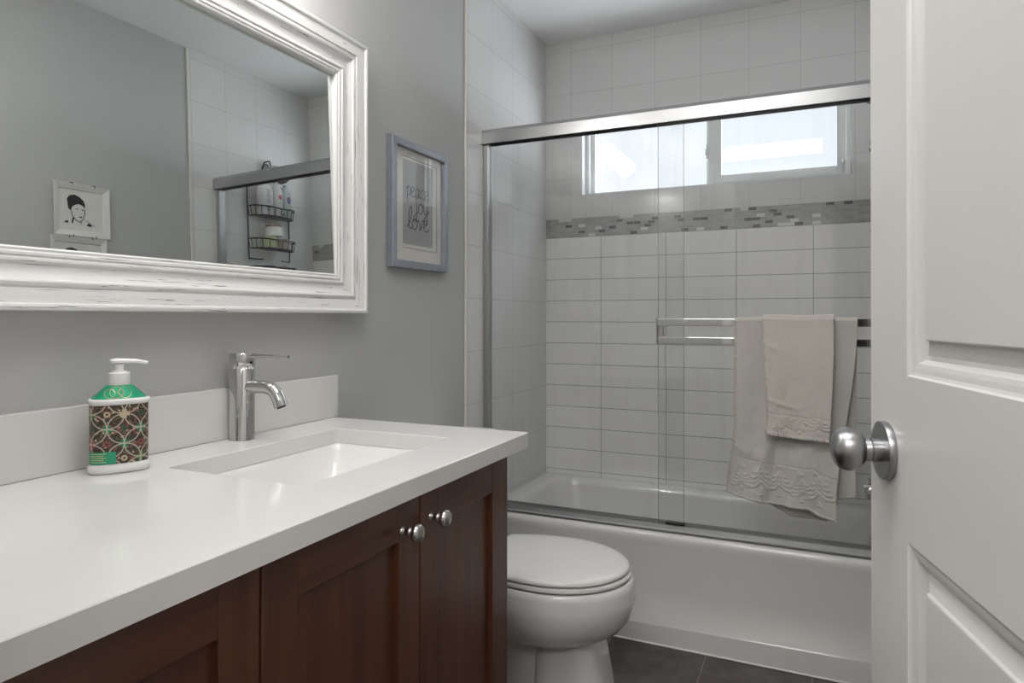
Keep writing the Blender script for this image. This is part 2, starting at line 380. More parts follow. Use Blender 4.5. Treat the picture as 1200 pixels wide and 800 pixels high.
# the hall behind the camera, where the photographer stands
def hall():
    struct(mesh('floor_hall', bx(-.6, 2.6, -2.1, .10, -.1, 0), 'slate'))
    struct(mesh('ceiling_hall', bx(-.6, 2.6, -2.1, .10, H_, H_+.1), 'ceiling'))
    struct(mesh('wall_hall_rear', bx(-.6, 2.6, -2.2, -2.1, 0, H_), 'hall'))
    struct(mesh('wall_hall_left', bx(-.7, -.6, -2.1, .10, 0, H_), 'hall'))
    struct(mesh('wall_hall_right', bx(2.6, 2.7, -2.1, .10, 0, H_), 'hall'))
    struct(mesh('wall_hall_front', bx(-.6, -.1, .0, .10, 0, H_), 'hall'))
    struct(mesh('wall_hall_near', bx(W_+.1, 2.6, .0, .10, 0, H_), 'hall'))
hall()
def window():
    y = B_+.055
    w = bpy.data.objects.new('window_1', None); link(w); struct(w)
    bm = bmesh.new()
    def fr(bm, x0, x1, z0, z1, t, ya, yb, tb=None):
        tb = tb or t
        box(bm, x0, x0+t, ya, yb, z0, z1); box(bm, x1-t, x1, ya, yb, z0, z1)
        box(bm, x0+t, x1-t, ya, yb, z0, z0+tb); box(bm, x0+t, x1-t, ya, yb, z1-t, z1)
    fr(bm, WX0, WX1, WZ0, WZ1, .018, y, y+.055)
    mesh('window_frame', bm, 'vinyl', w, bevel=.0015)
    mesh('mullion', bx(.762, .790, y+.004, y+.05, WZ0+.018, WZ1-.018), 'vinyl', w, bevel=.0015)
    # left fixed sash further out, right sliding sash nearer
    bm = bmesh.new(); fr(bm, WX0+.018, .772, WZ0+.012, WZ1-.018, .020, y+.032, y+.05, .012)
    mesh('sash', bm, 'vinyl', w, bevel=.001)
    mesh('pane', bx(WX0+.036, .753, y+.039, y+.043, WZ0+.022, WZ1-.036), 'pane', w)
    bm = bmesh.new(); fr(bm, .786, WX1-.019, WZ0+.019, WZ1-.019, .034, y+.006, y+.028)
    mesh('sash', bm, 'vinyl', w, bevel=.0015)
    mesh('pane', bx(.818, WX1-.052, y+.015, y+.019, WZ0+.051, WZ1-.052), 'pane', w)
    bm = bmesh.new(); box(bm, .756, .764, y-.008, y+.004, 1.86, 1.93); box(bm, .753, .768, y-.014, y-.006, 1.875, 1.905)
    mesh('latch', bm, 'vinyl', w, bevel=.002)
    bm = bmesh.new(); box(bm, WX1-.022, WX1-.001, y-.02, y-.0005, WZ0+.002, WZ0+.075); box(bm, WX1-.034, WX1-.02, y-.014, y-.003, WZ0+.06, WZ0+.075)
    mesh('latch', bm, 'white_plastic', w, bevel=.003)
    mesh('window_sill', bx(WX0+.001, WX1-.001, B_+.001, B_+.056, WZ0+.0005, WZ0+.004), 'vinyl', w)
window()

# ------------------------------------------------------------------ door, open into the room
def door():
    PX, PY = 1.2745, .939; a = math.atan2(.9725, -.2328)
    L = .705; T = .035
    hx, hy = PX-L*math.cos(a), PY-L*math.sin(a)
    d = bpy.data.objects.new('door_1', None); link(d); struct(d)
    d.location = (hx, hy, 0); d.rotation_euler = (0, 0, a)
    # local x: hinge -> latch, local +y: towards the room's left wall (visible face at y=0, body behind at y<0)
    z0, z1 = .012, 2.04; s = .1155; px0, px1 = s+.0, L-s
    pans = ((.22, .911), (1.088, 1.93))
    bm = bmesh.new()
    for ya, yb in ((-T, 0.),):
        box(bm, 0, s, ya, yb, z0, z1); box(bm, L-s, L, ya, yb, z0, z1)
        for za, zb in ((z0, pans[0][0]), (pans[0][1], pans[1][0]), (pans[1][1], z1)): box(bm, s, L-s, ya, yb, za, zb)
    mesh('door_leaf', bm, 'white_door', d)
    for za, zb in pans:
        bm = bmesh.new()
        for sg, y0 in ((-1, 0.), (1, -T)):
            rings = []
            for off, dep in ((0, 0), (.002, .0022), (.005, .0034), (.010, .0040), (.0145, .0052), (.0165, .0085), (.0185, .0115), (.023, .0118), (.030, .0100), (.0385, .0070), (.039, .0038), (.0405, .0032)):
                y = y0+sg*dep
                rings.append([(s+off, y, za+off), (L-s-off, y, za+off), (L-s-off, y, zb-off), (s+off, y, zb-off)])
            loft(bm, rings, cap0=False)
        mesh('door_panel', bm, 'white_door', d)
    # knob on the visible face
    kx, kz = L-.0565, .9975
    k = bmesh.new(); lathe(k, [(.033, 0), (.0335, .002), (.0335, .0065), (.0325, .008), (.013, .0085)], 48, axis='y')
    o = mesh('rosette', k, 'brushed', d, smooth=True, label='round brushed nickel rosette'); o.location = (kx, 0, kz)
    k = bmesh.new(); lathe(k, [(.0135, .008), (.0135, .018), (.0118, .0185), (.0118, .0195), (.0135, .020), (.0125, .0265)], 32, axis='y')
    o = mesh('knob_neck', k, 'brushed', d, smooth=True); o.location = (kx, 0, kz)
    pr = [(.0120, .025), (.016, .0262), (.0208, .0295), (.0240, .035), (.0252, .0415), (.0244, .0478), (.0218, .053), (.0175, .0568), (.0115, .0592), (.005, .0602), (.0, .0604)]
    k = bmesh.new(); lathe(k, pr[:-1], 48, axis='y')
    o = mesh('door_knob', k, 'brushed', d, smooth=True, label='ball shaped brushed nickel knob', angle=60); o.location = (kx, 0, kz)
    k = bmesh.new(); lathe(k, [(.033, -T), (.0335, -T-.007), (.013, -T-.0085), (.013, -T-.028), (.0225, -T-.034), (.0262, -T-.046), (.0225, -T-.059), (.008, -T-.066)], 40, axis='y')
    o = mesh('door_knob', k, 'brushed', d, smooth=True, label='brushed nickel knob on the hidden face'); o.location = (kx, 0, kz)
    mesh('latch_plate', bx(L-.001, L+.001, -.028, -.006, kz-.028, kz+.028), 'brushed', d)
    for hz in (.25, 1.05, 1.85):
        bm = bmesh.new(); lathe(bm, [(.006, hz-.045), (.006, hz+.045)], 12, (0, .006, 0)); mesh('hinge', bm, 'brushed', d)
M['white_door'] = plain('white door paint', '#cdcbc8', .3, noise_amt=.015, scale=3)
door()

# ------------------------------------------------------------------ bathtub
def tub():
    t = thing('bathtub', 'white alcove bathtub with a plain apron below the sliding glass doors', 'bathtub', (0, 0, 0))
    x0, x1, y0, y1, zr = .005, W_-.001, 2.350, B_-.001, .396
    bm = bmesh.new()
    n = 8
    def R(a, b, c, d, r, z): return rrect(a, b, c, d, r, z, n)
    rings = [R(x0, x1, y0+.04, y1, .003, .30), R(x0, x1, y0+.03, y1, .003, zr),
             R(x0+.075, x1-.075, y0+.095, y1-.055, .11, zr+.001), R(x0+.082, x1-.082, y0+.102, y1-.062, .11, zr-.004),
             R(x0+.092, x1-.088, y0+.108, y1-.070, .115, zr-.03), R(x0+.14, x1-.12, y0+.125, y1-.09, .12, .2),
             R(x0+.20, x1-.15, y0+.15, y1-.115, .12, .12), R(x0+.27, x1-.19, y0+.19, y1-.15, .11, .09)]
    loft(bm, rings, cap0=False)
    mesh('basin', bm, 'enamel', t, smooth=True, angle=50)
    # apron: profile (y, z), extruded along x
    prof = [(y0+.05, 0.), (y0+.001, 0.), (y0+.001, .066), (y0+.0015, .070), (y0+.0045, .0722), (y0+.0045, .2), (y0+.0045, .33), (y0+.0, .355), (y0-.003, .372), (y0+.0, .386), (y0+.008, .394), (y0+.020, .397), (y0+.05, .397)]
    nx = 40; rings = []
    for i in range(nx+1):
        x = x0+(x1-x0)*i/nx; k = (x-.55)/.9
        rings.append([(x, y, z+(.012*max(0, k) if .06 < z < .08 else 0)) for y, z in prof])
    bm = bmesh.new(); loft(bm, rings)
    mesh('apron', bm, 'enamel', t, smooth=True, angle=60)
    bm = bmesh.new(); lathe(bm, [(.028, 0), (.028, .004), (.02, .006)], 24, (.62, 2.69, .089)); mesh('drain', bm, 'chrome', t, smooth=True)
    bm = bmesh.new(); lathe(bm, [(.036, 0), (.036, -.006), (.028, -.009)], 24, (W_-.118, 2.70, .30), axis='x'); mesh('overflow_plate', bm, 'chrome', t, smooth=True)
    # caulk bead at the foot
    mesh('caulk_bead', bx(x0+.001, x1-.002, y0-.004, y0+.004, .0005, .006), 'white_plastic', t, bevel=.002)
tub()

# ------------------------------------------------------------------ sliding shower doors
def shower():
    t = thing('shower_enclosure', 'sliding frameless glass shower doors in a bright metal track along the tub', 'shower door', (0, 2.38, .397))
    def P(name, bm, m, parent=t, **k):
        for v in bm.verts: v.co -= Vector((0, 2.38, .397))
        return mesh(name, bm, m, parent, **k)
    xa, xb = .0045, W_-.0005
    bm = bmesh.new(); prism(bm, [(2.351, 1.835), (2.351, 1.878), (2.357, 1.891), (2.400, 1.891), (2.406, 1.884), (2.406, 1.835), (2.402, 1.835), (2.402, 1.872), (2.382, 1.872), (2.382, 1.846), (2.378, 1.846), (2.378, 1.872), (2.356, 1.872), (2.356, 1.835)], 'x', xa, xb)
    P('header_rail', bm, 'alu')
    P('header_channel', bx(xa+.001, xb-.001, 2.3565, 2.3775, 1.866, 1.8715), 'hole')
    P('header_channel', bx(xa+.001, xb-.001, 2.3825, 2.4015, 1.866, 1.8715), 'hole')
    bm = bmesh.new(); prism(bm, [(2.3595, .3972), (2.3595, .404), (2.364, .408), (2.370, .406), (2.374, .420), (2.378, .420), (2.380, .406), (2.392, .406), (2.394, .420), (2.398, .420), (2.400, .406), (2.412, .408), (2.414, .424), (2.418, .424), (2.420, .3972)], 'x', xa, xb)
    P('bottom_track', bm, 'alu_dark')
    for x0, x1 in ((xa, xa+.022), (xb-.022, xb)):
        bm = bx(x0, x1, 2.366, 2.404, .4245, 1.8345)
        P('side_jamb', bm, 'alu', bevel=.002)
    # panels
    def panel(x0, x1, y):
        bm = bmesh.new(); box(bm, x0, x1, y, y+.006, .4245, 1.862)
        g = P('glass_panel', bm, 'shower_glass')
        for xe in (x0, x1):
            b2 = bx(xe-.0006, xe+.0006, y+.0002, y+.0058, .4245, 1.845); P('glass_edge', b2, 'glass_edge', g)
        return g
    g1 = panel(.0275, .784, 2.3865); g2 = panel(.700, W_-.0235, 2.3600)
    b2 = bx(.735, .785, 2.357, 2.368, 1.8385, 1.846); P('hanger', b2, 'alu', g1)
    b2 = bx(.724, .79, 2.366, 2.3862, .4250, .430); P('bottom_guide', b2, 'rubber', g1)
    # twin towel bars on the room side of the front panel
    bars = []
    for z0, z1 in ((1.122, 1.146), (1.060, 1.083)):
        bm = bmesh.new(); prism(bm, [(2.319, z0), (2.319, z1), (2.322, z1+.0005), (2.328, z1), (2.328, z0), (2.322, z0-.0005)], 'x', .706, 1.444)
        P('towel_bar', bm, 'chrome', g2, bevel=.001)
    for x in (.702, 1.436):
        bm = bmesh.new(); box(bm, x, x+.004, 2.317, 2.331, 1.056, 1.150); box(bm, x+.004, x+.020, 2.3283, 2.3598, 1.084, 1.121)
        P('bar_bracket', bm, 'alu', g2, bevel=.001)
shower()

# ------------------------------------------------------------------ vanity
def cabinet():
    c = thing('vanity_cabinet', 'dark cherry wood vanity cabinet with shaker doors under the white countertop', 'cabinet', (0, 0, 0))
    ya, yb = F0+.018, 1.384
    bm = bmesh.new()
    box(bm, .004, .548, ya, ya+.018, .0, .842); box(bm, .004, .548, yb-.018, yb, .0, .842)
    box(bm, .004, .548, ya+.018, yb-.018, .10, .118); box(bm, .004, .012, ya+.018, yb-.018, .118, .842)
    box(bm, .49, .50, ya+.018, yb-.018, .0, .10); box(bm, .50, .548, ya+.018, yb-.018, .80, .842)
    mesh('body', bm, 'wood', c, bevel=.001)
    doors = ((ya+.001, .6395, None), (.6435, 1.0135, .96), (1.0170, yb-.001, 1.052))
    for i, (a, b, ky) in enumerate(doors):
        z0, z1 = .112, .838; s = .064; x0, x1 = .550, .570
        sb = .077 if i == 2 else s; sa = .058 if i == 2 else s
        bm = bx(x0, x1, a, a+sa, z0, z1)
        d = mesh('door', bm, 'wood', c, bevel=.0015, label=['door cut off at the left edge of the photo', 'middle door with a round nickel knob', 'right door with a round nickel knob'][i])
        mesh('door_stile', bx(x0, x1, b-sb, b, z0, z1), 'wood', d, bevel=.0015)
        for ra, rb in ((z0, z0+s), (z1-s-.004, z1)): mesh('door_rail', bx(x0, x1-.0002, a+sa, b-sb, ra, rb), 'wood_h', d, bevel=.0015)
        mesh('recessed_panel', bx(x0+.002, x1-.011, a+sa-.001, b-sb+.001, z0+s-.001, z1-s-.003), 'wood', d)
        if ky:
            kz = .787; bm = bmesh.new()
            lathe(bm, [(.0085, .5701), (.0085, .5715), (.005, .574), (.0042, .578), (.0075, .582), (.0085, .585), (.0075, .588), (.0055, .590), (.0065, .592), (.0130, .594), (.0155, .5975), (.0158, .601), (.0145, .605), (.0105, .6085), (.004, .610)], 32, (0, ky, kz), axis='x')
            mesh('door_knob', bm, 'knobmetal', d, smooth=True, angle=70, label='round satin nickel knob')
cabinet()
SX0, SX1, SY0, SY1 = .143, .462, .838, 1.309
def counter():
    c = thing('countertop', 'thick white quartz countertop with a rectangular sink cutout', 'countertop', (0, 0, .845))
    def sh(bm):
        for v in bm.verts: v.co.z -= .845
        return bm
    x0, x1, y0, y1 = .001, .593, F0+.001, 1.452; n = 4
    o_ = lambda z, e=0.: rrect(x0+e, x1-e, y0+e, y1-e, .003, z, n); i_ = lambda z, e=0.: rrect(SX0-e, SX1+e, SY0-e, SY1+e, .012, z, n)
    bm = bmesh.new(); loft(bm, [i_(.845), i_(.8785), i_(.88, .0015), o_(.88, .0015), o_(.8785), o_(.845), i_(.845)], False, False)
    bmesh.ops.remove_doubles(bm, verts=bm.verts[:], dist=1e-6)
    mesh('slab', sh(bm), 'quartz', c)
    mesh('backsplash', sh(bx(.001, .020, F0+.001, 1.470-.004, .8805, .993)), 'quartz', c, bevel=.0012, label='low white quartz backsplash along the wall')
    s = thing('undermount_sink', 'rectangular white undermount sink set below the countertop cutout', 'sink', (.30, 1.07, .70))
    bm = bmesh.new(); R = lambda e, z, r=.03, ex=0.: [(p[0]-.30, p[1]-1.07, p[2]-.70) for p in rrect(SX0-e, SX1+e, SY0-e, SY1+e-ex, r, z, 6)]
    loft(bm, [R(.025, .838), R(.025, .8445), R(.002, .8445, .02), R(-.0015, .842, .02), R(-.004, .83, .025), R(-.014, .77, .035, .02), R(-.03, .735, .045, .045), R(-.06, .722, .05, .06), R(-.10, .72, .04, .05)], cap0=False)
    mesh('basin', bm, 'basin', s, smooth=True, angle=50)
    bm = bmesh.new(); lathe(bm, [(.022, .0205), (.022, .0235), (.014, .0255)], 24, (0, 0, 0)); mesh('drain', bm, 'chrome', s, smooth=True)
counter()
def faucet():
    f = thing('sink_faucet', 'chrome single lever faucet standing behind the sink', 'faucet', (.049, 1.103, .8803))
    bm = bmesh.new(); lathe(bm, [(.0275, 0), (.0275, .002), (.0268, .004), (.0268, .155), (.0255, .157)], 48); mesh('body', bm, 'chrome', f, smooth=True)
    bm = bmesh.new(); lathe(bm, [(.0250, .157), (.0262, .1595), (.0272, .161), (.0272, .190), (.0262, .1915)], 48)
    mesh('lever_cap', bm, 'chrome', f, smooth=True)
    bm = bmesh.new(); tube(bm, [(.026, 0, .186), (.06, 0, .186), (.10, 0, .186), (.134, 0, .186)], .0040, 16); mesh('lever', bm, 'chrome', f, smooth=True)
    pts = smoothpath([(.018, 0, .117), (.05, 0, .118), (.078, 0, .117), (.096, 0, .109), (.106, 0, .095), (.112, 0, .083)], 6)
    bm = bmesh.new(); tube(bm, pts, .0145, 28); mesh('spout', bm, 'chrome', f, smooth=True, angle=50)
    d = (pts[-1]-pts[-2]).normalized(); e = pts[-1]
    bm = bmesh.new(); tube(bm, [e-d*.001, e+d*.006], .0150, 28); a = mesh('aerator', bm, 'chrome', f, smooth=True)
    bm = bmesh.new(); tube(bm, [e+d*.0061, e+d*.0065], .0105, 20); mesh('aerator_opening', bm, 'hole', a)
    bm = bmesh.new(); lathe(bm, [(.003, .026), (.003, .0277)], 12, (0, 0, .171), axis='x'); mesh('set_screw', bm, 'hole', f)
faucet()

# ------------------------------------------------------------------ soap dispenser
def label_mat():
    t = NT('floral circle label'); uv = t.n('TexCoord').outputs['UV']; u, v, _ = t.sep(uv)
    q = .7071/.038; U = t.math('MULTIPLY', t.math('ADD', u, v), q); V = t.math('MULTIPLY', t.math('SUBTRACT', u, v), q)
    fu = t.math('FRACT', U); fv = t.math('FRACT', V)
    ring = None; near = None; 
    for a in (0, 1):
        for b in (0, 1):
            du = t.math('SUBTRACT', fu, float(a)); dv = t.math('SUBTRACT', fv, float(b))
            d = t.math('SQRT', t.math('ADD', t.math('MULTIPLY', du, du), t.math('MULTIPLY', dv, dv)))
            e = t.math('ABSOLUTE', t.math('SUBTRACT', d, .7071))
            ring = e if ring is None else t.math('MINIMUM', ring, e); near = d if near is None else t.math('MINIMUM', near, d)
    cu = t.math('SUBTRACT', fu, .5); cv = t.math('SUBTRACT', fv, .5)
    dc = t.math('SQRT', t.math('ADD', t.math('MULTIPLY', cu, cu), t.math('MULTIPLY', cv, cv)))
    line = t.math('LESS_THAN', ring, .024)
    cell = t.comb(t.math('ROUND', U), t.math('ROUND', V)); cell2 = t.comb(t.math('FLOOR', U), t.math('FLOOR', V), 7.)
    wn = t.n('TexWhiteNoise'); t.l(cell, wn.inputs[0]); wn2 = t.n('TexWhiteNoise'); t.l(cell2, wn2.inputs[0])
    vo = t.n('TexVoronoi'); t.l(uv, vo.inputs[0]); vo.inputs['Scale'].default_value = 300
    vs = t.n('SeparateColor'); t.l(vo.outputs['Color'], vs.inputs[0])
    base = t.ramp(vs.outputs[0], [(0, lin('#3a2c26')), (.35, lin('#4d3a30')), (.55, lin('#2f4436')), (.72, lin('#6d5c4c')), (.86, lin('#8c4a48')), (.95, lin('#b9a98e'))], 'CONSTANT')
    # petals around the lattice points and discs in the cells
    ang = t.math('ARCTAN2', cu, cv); pet = t.math('ABSOLUTE', t.math('SINE', t.math('MULTIPLY', ang, 4.)))
    fl = t.math('LESS_THAN', dc, t.math('ADD', .10, t.math('MULTIPLY', pet, .13)))
    fcol = t.ramp(wn2.outputs['Value'], [(0, lin('#2f8a62')), (.3, lin('#9c4646')), (.55, lin('#c8b28c')), (.75, lin('#5c7a45')), (.9, lin('#7d3f58'))], 'CONSTANT')
    c = t.mix(fl, base, fcol)
    c = t.mix(t.math('LESS_THAN', dc, .06), c, lin('#d8c6a4'))
    d2 = t.math('LESS_THAN', near, .14); c = t.mix(d2, c, t.ramp(wn.outputs['Value'], [(0, lin('#3d5a45')), (.4, lin('#8a4a46')), (.7, lin('#b7a98c'))], 'CONSTANT'))
    c = t.mix(t.math('LESS_THAN', near, .05), c, lin('#332520'))
    c = t.mix(line, c, lin('#b9b1a4'))
    t.bsdf(c, .35); return t.m
M['label'] = label_mat()
M['green'] = plain('metallic green foil', '#2fa87f', .3, metal=.35, noise_amt=.15, scale=60)
M['greenbox'] = plain('green label corner', '#2c9c74', .4)
M['gold'] = plain('gold foil line', '#d9c79a', .3, metal=.6)
def soap():
    s = thing('soap_dispenser', 'pump soap bottle with a patterned floral circle label and green shoulder', 'soap dispenser', (.090, .787, .8803), math.radians(62))
    s.scale = (.975, .975, .958)
    N = 64
    def ov(a, b, z, p=2.6):
        out = []
        for i in range(N):
            th = 2*PI*i/N; c, q = math.cos(th), math.sin(th)
            out.append((a*math.copysign(abs(c)**(2/p), c), b*math.copysign(abs(q)**(2/p), q), z))
        return out
    A, Bb = .0500, .0300
    bm = bmesh.new()
    loft(bm, [ov(A-.004, Bb-.004, 0), ov(A-.001, Bb-.001, .002), ov(A, Bb, .006), ov(A-.0005, Bb-.0005, .014), ov(A-.004, Bb-.004, .0168),
              ov(A-.004, Bb-.004, .124), ov(A-.001, Bb-.001, .1265), ov(A-.0005, Bb-.0005, .1325), ov(A-.003, Bb-.003, .1345)], cap1=True)
    mesh('bottle', bm, 'white_plastic', s, smooth=True, angle=60)
    bm = bmesh.new(); sr = []
    for k in range(9):
        f = k/8; w = (1-f); sr.append(ov(.021+(A-.0265)*w, .016+(Bb-.020)*w, .1346+.0235*f, 2.6-.6*f))
    loft(bm, sr); sh = mesh('shoulder', bm, 'green', s, smooth=True, label='shiny green shoulder', angle=60)
    # label wrap with UVs in metres, open at the back
    bm = bmesh.new(); uvl = bm.loops.layers.uv.new('UVMap')
    base = ov(A-.0034, Bb-.0034, 0); z0, z1 = .0175, .1235; cum = [0]
    for i in range(N): cum.append(cum[-1]+(Vector(base[(i+1) % N])-Vector(base[i])).length)
    lo = [bm.verts.new((p[0], p[1], z0)) for p in base]; hi = [bm.verts.new((p[0], p[1], z1)) for p in base]
    for i in range(N):
        if i in (62, 63, 0, 1): continue          # gap showing white plastic at the narrow side
        j = (i+1) % N; f = bm.faces.new((lo[i], lo[j], hi[j], hi[i]))
        for l, uvv in zip(f.loops, ((cum[i], z0), (cum[i+1], z0), (cum[i+1], z1), (cum[i], z1))): l[uvl].uv = uvv
    mesh('label', bm, 'label', s, smooth=True, label='patterned label of interlaced circles and flowers')
    # green corner at the lower left of the face turned to the camera (local -y)
    bm = bmesh.new(); b2 = ov(A-.0030, Bb-.0030, 0); ids = list(range(34, 48))
    lo = [bm.verts.new((b2[i][0], b2[i][1], .0180)) for i in ids]; hi = [bm.verts.new((b2[i][0], b2[i][1], .040)) for i in ids]
    for k in range(len(ids)-1): bm.faces.new((lo[k], lo[k+1], hi[k+1], hi[k]))
    gc = mesh('label_corner', bm, 'greenbox', s, smooth=True, label='green corner of the label')
    b3 = ov(A-.0028, Bb-.0028, 0); bm = bmesh.new()
    for r in range(5):
        z = .0365-r*.0037
        for ia, ib in ((36, 40), (40, 44)):
            if r in (1, 3) and ia == 40: ib = 43
            for k in range(ia, ib):
                p, q = b3[k], b3[k+1]; v = [bm.verts.new(w) for w in ((p[0], p[1], z), (q[0], q[1], z), (q[0], q[1], z+.0010), (p[0], p[1], z+.0010))]; bm.faces.new(v)
    mesh('small_print', bm, 'gold', gc)
    bm = bmesh.new(); lathe(bm, [(.0170, .1582), (.0175, .159), (.0175, .1800), (.0162, .1818), (.0125, .182), (.0122, .1845), (.0078, .185), (.0074, .196)], 40)
    mesh('pump_collar', bm, 'white_plastic', s, smooth=True)
    bm = bmesh.new(); rings = []
    for t_ in range(13):
        f = t_/12; x = -.0155+.0615*f; w = .0105*(1-.62*f**1.3)*(math.sin(PI*min(1, (f+.03)*5)/2)**.5 if f < .2 else 1); h = .0065*(1-.45*f)*(.55+.45*min(1, f*6))
        zc = .2015-.0015*f-.004*max(0, f-.7)*3; rings.append([(x, w*math.cos(2*PI*k/20), zc+h*math.sin(2*PI*k/20)*(1 if math.sin(2*PI*k/20) > 0 else .8)) for k in range(20)])
    loft(bm, rings); mesh('pump_head', bm, 'white_plastic', s, smooth=True, angle=70)
    # thin light outline flowers on the shoulder
    bm = bmesh.new()
    def on(x, z):
        f = (z-.1346)/.0235; a = .021+(A-.0265)*(1-f); b = .016+(Bb-.020)*(1-f); p = 2.6-.6*f
        return (x, -b*max(.0, 1-min(1, abs(x/a))**p)**(1/p)-.0004, z)
    for cx_, cz_, r_ in ((-.007, .1460, .0100), (.007, .1460, .0100), (.0, .1460, .0050), (-.017, .1440, .0080)):
        tube(bm, [on(cx_+r_*math.cos(2*PI*k/24), cz_+r_*math.sin(2*PI*k/24)) for k in range(24)], .0005, 5, closed=True)
    mesh('foil_flower', bm, 'gold', sh)
soap()

# ------------------------------------------------------------------ toilet
def toilet():
    YC = 1.862
    t = thing('toilet', 'white elongated toilet with closed lid between the vanity and the tub', 'toilet', (0, YC, 0))
    def egg(xb, xc, xt, w, z, back=.74, n=24):
        P = []
        for i in range(n+1):
            a = -PI/2+PI*i/n; P.append((xc+(xt-xc)*math.cos(a), w*math.sin(a), z))
        m = 12
        for i in range(1, m+1):
            f = i/m; yy = w*(1-(1-back)*f**2.2); P.append((xc+(xb-xc)*f, yy, z))
        for i in range(1, 6): P.append((xb-.004*math.sin(PI*i/6), w*back*(1-2*i/6), z))
        for i in range(m, 0, -1):
            f = i/m; yy = -w*(1-(1-back)*f**2.2); P.append((xc+(xb-xc)*f, yy, z))
        return P
    E = lambda d, z, dx=0.: egg(.288+d, .50, .722-d+dx, .192-d, z)
    # bowl
    bm = bmesh.new()
    loft(bm, [egg(.25, .48, .600, .100, .215), egg(.245, .49, .655, .140, .235), egg(.24, .49, .700, .170, .262), egg(.235, .49, .725, .187, .292), egg(.235, .49, .736, .196, .325), egg(.235, .49, .739, .1985, .345),
              egg(.235, .49, .739, .1985, .349), egg(.235, .49, .738, .1975, .385), egg(.235, .49, .735, .195, .398), egg(.24, .49, .728, .189, .4035), egg(.25, .49, .715, .176, .404)])
    mesh('bowl', bm, 'china', t, smooth=True, angle=40)
    bm = bmesh.new()
    def col(x0, x1, w0, w1, z):
        P = []; n = 40; xc = (x0+x1)/2; a = (x1-x0)/2
        for i in range(n):
            th = 2*PI*i/n; c, s = math.cos(th), math.sin(th); w = w0+(w1-w0)*(c*.5+.5)
            P.append((xc+a*math.copysign(abs(c)**.55, c), w*math.copysign(abs(s)**.5, s), z))
        return P
    loft(bm, [col(.455, .680, .108, .104, 0), col(.455, .678, .106, .102, .02), col(.458, .668, .102, .098, .10), col(.462, .652, .097, .092, .18), col(.465, .64, .096, .09, .24)])
    mesh('pedestal', bm, 'china', t, smooth=True, angle=40)
    bm = bmesh.new()
    loft(bm, [col(.13, .50, .085, .085, 0), col(.13, .50, .083, .083, .06), col(.14, .50, .074, .074, .2), col(.12, .42, .085, .09, .30), col(.05, .42, .11, .12, .36), col(.03, .42, .12, .13, .404)])
    mesh('trapway', bm, 'china', t, smooth=True, angle=40)
    # seat ring (closed under the lid) and lid
    bm = bmesh.new(); loft(bm, [E(.006, .4065, .002), E(.0, .4095, .004), E(-.001, .416, .005), E(.002, .4215, .004), E(.008, .4225)])
    mesh('seat', bm, 'seat', t, smooth=True, angle=50)
    bm = bmesh.new(); loft(bm, [E(.004, .4245), E(-.0005, .4275), E(-.001, .4335), E(.004, .4385), E(.018, .4415), E(.05, .4440), E(.10, .4455), E(.15, .446)])
    mesh('lid', bm, 'seat', t, smooth=True, angle=50)
    for s in (-.075, .075):
        bm = bmesh.new(); lathe(bm, [(.014, -.02), (.014, .02)], 16, (.268, s, .424), axis='y'); mesh('hinge_cap', bm, 'seat', t, smooth=True)
    bm = bmesh.new(); R = lambda e, z: [(p[0], p[1], p[2]) for p in rrect(.012+e, .205-e, -.215+e, .215-e, .03, z, 6)]
    loft(bm, [R(.022, .405), R(.012, .44), R(.004, .6), R(.002, .735)]); mesh('tank', bm, 'china', t, smooth=True, angle=50)
    bm = bmesh.new(); R2 = lambda e, z: rrect(.006+e, .215-e, -.224+e, .224-e, .03, z, 6)
    loft(bm, [R2(.004, .7355), R2(0, .739), R2(0, .760), R2(.004, .767), R2(.02, .770)]); mesh('tank_lid', bm, 'china', t, smooth=True, angle=50)
    bm = bmesh.new(); tube(bm, [(.204, .13, .68), (.222, .13, .68)], .008, 14); tube(bm, [(.222, .135, .68), (.226, .07, .672)], .006, 12)
    mesh('flush_lever', bm, 'chrome', t, smooth=True)
    for s in (-.118, .118):
        bm = bmesh.new(); lathe(bm, [(.012, 0), (.012, .014), (.006, .02)], 16, (.50, s, .0)); mesh('bolt_cap', bm, 'seat', t, smooth=True)
toilet()

# ------------------------------------------------------------------ wall mirror with its deep moulded frame
def rect_frame(bm, prof, y0, y1, z0, z1, uvl):
    """prof: (distance inward from outer edge, x height). UV u runs along each side, v across"""
    v = 0; pv = None; rings = []
    for i, (d, x) in enumerate(prof):
        rings.append([(x, y0+d, z0+d), (x, y1-d, z0+d), (x, y1-d, z1-d), (x, y0+d, z1-d)])
    V = [[bm.verts.new(p) for p in r] for r in rings]
    acc = 0
    for i in range(len(prof)-1):
        d0, d1 = prof[i], prof[i+1]; L = math.hypot(d1[0]-d0[0], d1[1]-d0[1])
        for k in range(4):
            j = (k+1) % 4; f = bm.faces.new((V[i][k], V[i][j], V[i+1][j], V[i+1][k]))
            off = k*3.7; ln = (y1-y0) if k in (0, 2) else (z1-z0)
            us = (off, off+ln, off+ln-d1[0], off+d1[0])
            for l, uvv in zip(f.loops, ((us[0]+d0[0], acc), (us[1]-d0[0], acc), (us[2], acc+L), (us[3], acc+L))): l[uvl].uv = uvv
        acc += L
